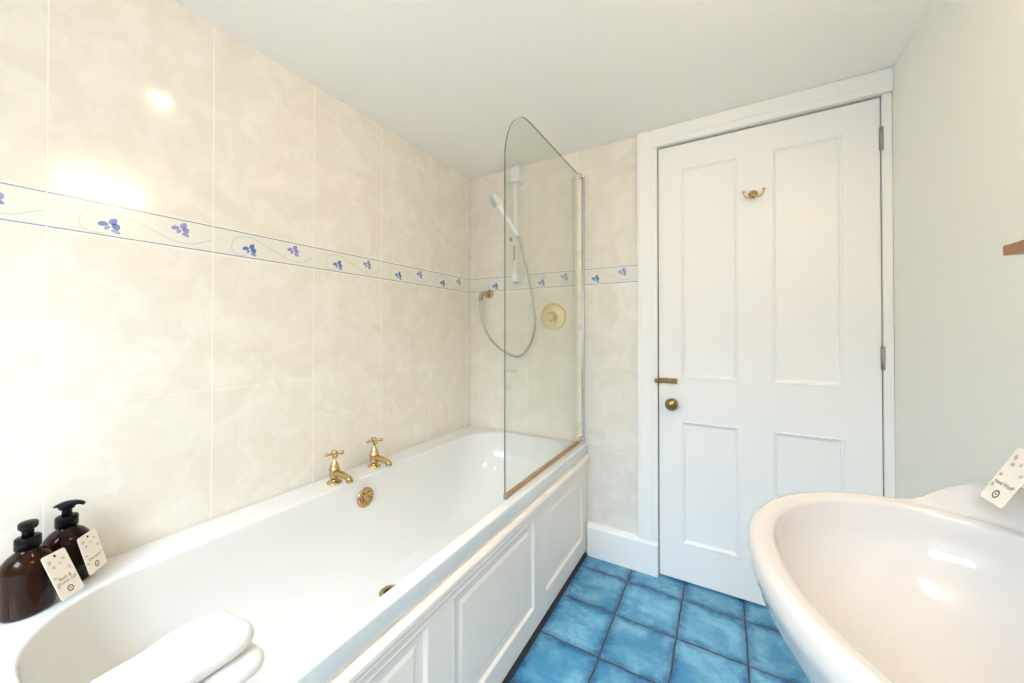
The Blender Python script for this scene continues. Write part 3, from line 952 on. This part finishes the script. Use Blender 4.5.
def dispenser(c, aim, corners, label, lines):
    """corners of the hanging card, authoring space: top-left, top-right, bottom-right, bottom-left"""
    t = thing('soap_dispenser', label, 'soap dispenser', c, 'amber pump bottles')
    c = Vector(c)
    b = new()
    lathe(b, c, (0, 0, 1), [(0, 0.0005), (0.030, 0.0005), (0.0355, 0.002), (0.0375, 0.007), (0.0375, 0.085), (0.0368, 0.095), (0.033, 0.106), (0.026, 0.115), (0.018, 0.121), (0.0145, 0.125), (0.0138, 0.134), (0, 0.134)], 40)
    obj('bottle', b, 'amber', t)
    b = new()
    rings = []
    for h, r in ((0.1275, 0.0172), (0.1475, 0.0172), (0.1500, 0.0160), (0.1500, 0.0100)):
        rings.append([c + Vector((math.cos(2 * PI * k / 48) * (r + (0.0006 if k % 2 else 0)), math.sin(2 * PI * k / 48) * (r + (0.0006 if k % 2 else 0)), h)) for k in range(48)])
    loft(b, rings)
    obj('collar', b, 'black', t)
    b = new()
    tube(b, [c + Vector((0, 0, 0.149)), c + Vector((0, 0, 0.172))], [0.0085, 0.0075], 16)
    lathe(b, c, (0, 0, 1), [(0, 0.166), (0.012, 0.166), (0.0135, 0.170), (0.0135, 0.177), (0.011, 0.180), (0, 0.181)], 20)
    a = Vector((math.cos(aim), math.sin(aim), 0)); s = Vector((-a.y, a.x, 0))
    rings = []
    for r, w, h0, h1 in ((-0.019, 0.007, 0.171, 0.176), (-0.010, 0.0115, 0.171, 0.180), (0.0, 0.0125, 0.171, 0.1825), (0.012, 0.0115, 0.1725, 0.182), (0.022, 0.0085, 0.172, 0.179), (0.028, 0.006, 0.169, 0.175)):
        rings.append([c + a * r + s * (w * math.cos(2 * PI * k / 14)) + Vector((0, 0, (h0 + h1) / 2 + (h1 - h0) / 2 * math.sin(2 * PI * k / 14))) for k in range(14)])
    loft(b, rings)
    obj('pump', b, 'black', t)
    # card
    TL, TR, BR, BL = [Vector(q) for q in corners]
    U = ((TR - TL) + (BR - BL)) / 2; V = ((TL - BL) + (TR - BR)) / 2
    ctr = (TL + TR + BR + BL) / 4
    w, h = U.length, V.length
    u = U.normalized(); v = (V - u * V.dot(u)).normalized()
    n = u.cross(v)
    if n.dot(Vector((1.34, 1.818, 1.12)) - ctr) < 0: n = -n
    Q = lambda x, y, k=0.0: ctr + u * x + v * y + n * k
    b = new()
    o2 = [(p[0], p[1]) for p in rrect(-w / 2, w / 2, -h / 2, h / 2, 0.005, 5, 2, 2)]
    loft(b, [[Q(x, y, -0.0004) for x, y in o2], [Q(x, y, 0.0004) for x, y in o2]], smooth=False)
    cd = obj('hang_tag', b, 'tag', t, label='cream card tag')
    b = new()
    ho = Q(0, h / 2 - 0.008)
    lathe(b, ho, n, [(0, 0.0004), (0.0026, 0.0004), (0.0026, 0.0007), (0, 0.0007)], 14)
    obj('eyelet', b, 'string', cd)
    b = new()
    nk = c + Vector((0, 0, 0.1255))
    dirn = (Vector((ho.x, ho.y, 0)) - Vector((c.x, c.y, 0))).normalized()
    lp = [nk + Vector((math.cos(a_) * 0.0155, math.sin(a_) * 0.0155, 0.0)) for a_ in [math.atan2(dirn.y, dirn.x) + 0.25 + k * (2 * PI - 0.5) / 14 for k in range(15)]]
    tube(b, [ho + n * 0.0008] + lp + [ho + n * 0.0008], 0.0007, 6)
    obj('tag_cord', b, 'string', t)
    # printing on the card
    b = new()
    rng = random.Random(sum(ord(k) for k in lines[0]))
    for (x, y, r) in ((-0.30, 0.33, 0.0035), (-0.22, 0.20, 0.0030), (0.26, 0.30, 0.0026), (0.33, 0.08, 0.0028), (-0.36, -0.02, 0.0026), (0.05, 0.24, 0.0022), (-0.38, -0.22, 0.0026), (0.38, -0.14, 0.0024)):
        a0 = rng.uniform(0, PI)
        for q in (0, 1.1):
            pts = [Q(x * w + r * 1.5 * math.cos(k * PI / 5) * math.cos(a0 + q) - r * 0.7 * math.sin(k * PI / 5) * math.sin(a0 + q),
                     y * h + r * 1.5 * math.cos(k * PI / 5) * math.sin(a0 + q) + r * 0.7 * math.sin(k * PI / 5) * math.cos(a0 + q), 0.0006) for k in range(10)]
            b.faces.new([b.verts.new(p) for p in pts])
    obj('leaf_print', b, 'leaf', cd)
    b = new()
    sc = (0.0, -0.345 * h)
    rg = 0.0068
    for r0, r1 in ((0.0042, rg), (0.0, 0.0016)):
        vo = [b.verts.new(Q(sc[0] + r1 * math.cos(2 * PI * k / 24), sc[1] + r1 * math.sin(2 * PI * k / 24), 0.0006)) for k in range(24)]
        if r0:
            vi = [b.verts.new(Q(sc[0] + r0 * math.cos(2 * PI * k / 24), sc[1] + r0 * math.sin(2 * PI * k / 24), 0.0006)) for k in range(24)]
            for k in range(24):
                b.faces.new((vo[k], vo[(k + 1) % 24], vi[(k + 1) % 24], vi[k]))
        else:
            b.faces.new(vo)
    obj('round_stamp', b, 'stamp', cd)
    flip = 1.0 if u.cross(v).dot(n) > 0 else -1.0
    def place(x, y): 
        p = Q(x, y, 0.0007); return W(p.x, p.y, p.z)
    y = -0.085 * h if len(lines) > 1 else -0.15 * h
    for i, s_ in enumerate(lines):
        text_mesh('lettering', s_, w * {'Bath &': 0.20, 'Shower Gel': 0.165, 'Shampoo': 0.17, 'Hand Wash': 0.165}[s_], 'ink', cd, lambda px, py, yy=y - i * 0.0085: place(px, py + yy))
    return t

dispenser((0.120, 1.667, RZ), 0.25, [(0.1582, 1.6566, 0.6701), (0.1226, 1.6203, 0.6654), (0.1577, 1.597, 0.5789), (0.1932, 1.6333, 0.5835)],
          'amber pump bottle with a cream tag, at the near corner of the bath', ['Bath &', 'Shower Gel'])
dispenser((0.058, 1.606, RZ), -1.0, [(0.1146, 1.601, 0.6692), (0.0707, 1.5655, 0.6681), (0.0862, 1.5488, 0.5842), (0.1301, 1.5843, 0.5853)],
          'amber pump bottle with a cream tag, against the tiled wall behind the nearer bottle', ['Shampoo'])
dispenser((1.768, 0.966, BZ + 0.0505), 1.9, [(1.728, 0.941, 0.948), (1.728, 0.993, 0.948), (1.688, 0.993, 0.866), (1.688, 0.941, 0.866)],
          'amber pump bottle with a hand wash tag, standing on the basin ledge', ['Hand Wash'])

# ---------------------------------------------------------------- folded towels on the corner of the bath
def folded(name, label, x0, x1, d0, d1, z0, z1, parent_loc, yaw, seed):
    """a towel folded to a thick pad: rounded fold edges, softly uneven surface"""
    tw_ = thing(name, label, 'towel', parent_loc, 'white folded towels')
    rnd = random.Random(seed)
    ph = [rnd.uniform(0, 6.28) for _ in range(6)]
    b = new()
    rings = []
    hz = (z1 - z0) / 2
    cx, cd_ = (x0 + x1) / 2, (d0 + d1) / 2
    RC = 0.040                                     # how far the rounded ends reach in plan
    us = [RC * (1 - math.cos(PI / 2 * k / 12)) for k in range(13)]
    n = 22
    ds = [d0 + u for u in us] + [d0 + RC + (d1 - d0 - 2 * RC) * k / n for k in range(1, n)] + [d1 - u for u in reversed(us)]
    for d in ds:
        u = min(d - d0, d1 - d)
        t_ = min(1.0, u / RC)
        e = max(0.03, (1 - (1 - min(1, u / (hz * 1.15))) ** 2.2) ** (1 / 2.2))      # thickness closes at the end
        wn = 0.026 * (1 - (1 - (1 - t_) ** 2.4) ** (1 / 2.4)) if t_ < 1 else 0.0    # plan corner rounding
        out = []
        for p in rrect(x0 + wn, x1 - wn, -hz * e, hz * e, hz * 0.96 * e, 9, 10, 2):
            x = p[0]; z = (z0 + z1) / 2 + p[1]
            k = (p[1] / hz + 1) / 2
            z += k * (0.0022 * math.sin(x * 46 + ph[0]) * math.sin(d * 33 + ph[1]) + 0.0012 * math.sin(d * 71 + x * 60 + ph[3]) - 0.0024)
            x += 0.0022 * math.sin(d * 31 + ph[2]) + 0.0012 * math.sin(d * 83 + ph[4])
            xx, dd = x - cx, d - cd_
            out.append((cx + xx * math.cos(yaw) - dd * math.sin(yaw), cd_ + xx * math.sin(yaw) + dd * math.cos(yaw), z))
        rings.append(out)
    loft(b, rings)
    obj('towel_fold', b, 'towel', tw_)
    return tw_
folded('folded_towel', 'white folded towel lying lower, on the near corner of the bath', 0.575, 0.704, 1.492, 1.88, RZ + 0.001, RZ + 0.041, (0.65, 1.70, RZ), -0.12, 1)
folded('folded_towel', 'white folded towel on top of the other at the near corner of the bath', 0.566, 0.682, 1.500, 1.88, RZ + 0.041, RZ + 0.081, (0.65, 1.70, RZ + 0.041), -0.05, 2)

# ---------------------------------------------------------------- wooden shelf on the right wall
sh = thing('wall_shelf', 'end of a brown wooden shelf on the right wall above the basin', 'shelf', (1.79, 1.18, 1.244))
b = new(); bx(b, 1.720, XR - 0.001, 0.926, 1.46, 1.244, 1.260)
obj('shelf_board', b, 'wood', sh, bevel=0.002)
for dd in (1.03, 1.36):
    b = new()
    pf = [(XR - 0.001, 1.2435), (XR - 0.09, 1.2435), (XR - 0.085, 1.232), (XR - 0.02, 1.17), (XR - 0.001, 1.165)]
    loft(b, [[(x, dd, z) for x, z in pf], [(x, dd + 0.016, z) for x, z in pf]], smooth=False)
    obj('bracket', b, 'wood', sh, bevel=0.001)

# ---------------------------------------------------------------- lamps (above the frame)
cl = thing('ceiling_light', 'round warm ceiling light over the bath', 'ceiling light', (0.565, 1.275, H))
b = new()
lathe(b, (0.565, 1.275, H), (0, 0, -1), [(0, 0.0005), (0.075, 0.0005), (0.075, 0.012), (0.066, 0.020), (0.050, 0.022), (0, 0.022)], 36)
obj('rim', b, 'frame_white', cl)
b = new()
lathe(b, (0.565, 1.275, H), (0, 0, -1), [(0, 0.0225), (0.026, 0.0225), (0.024, 0.030), (0.014, 0.036), (0, 0.037)], 32)
obj('lamp_glass', b, 'lamp_ceiling', cl)
wl = thing('wall_light', 'warm tubular light high on the right wall above the basin', 'wall light', (XR, 1.18, 1.95))
b = new()
bx(b, XR - 0.030, XR - 0.001, 0.98, 1.38, 1.925, 1.985)
obj('back_plate', b, 'frame_white', wl, bevel=0.004)
b = new()
tube(b, [(XR - 0.082, 1.00, 1.95), (XR - 0.082, 1.36, 1.95)], 0.048, 28)
obj('tube_glass', b, 'lamp_wall', wl)
for dd in (0.992, 1.368):
    b = new()
    tube(b, [(XR - 0.082, dd - 0.010, 1.95), (XR - 0.082, dd + 0.010, 1.95)], 0.051, 28)
    bx(b, XR - 0.058, XR - 0.030, dd - 0.008, dd + 0.008, 1.938, 1.962)
    obj('end_cap', b, 'chrome', wl)
sp = bpy.data.lights.new('downlight', 'SPOT')         # the beam of that ceiling light
sp.energy = 1.5; sp.color = (1.0, 0.76, 0.50)
sp.spot_size = math.radians(150); sp.spot_blend = 1.0; sp.shadow_soft_size = 0.03
so = bpy.data.objects.new('downlight', sp)
so.location = W(0.565, 1.275, H - 0.05)
COL.objects.link(so)
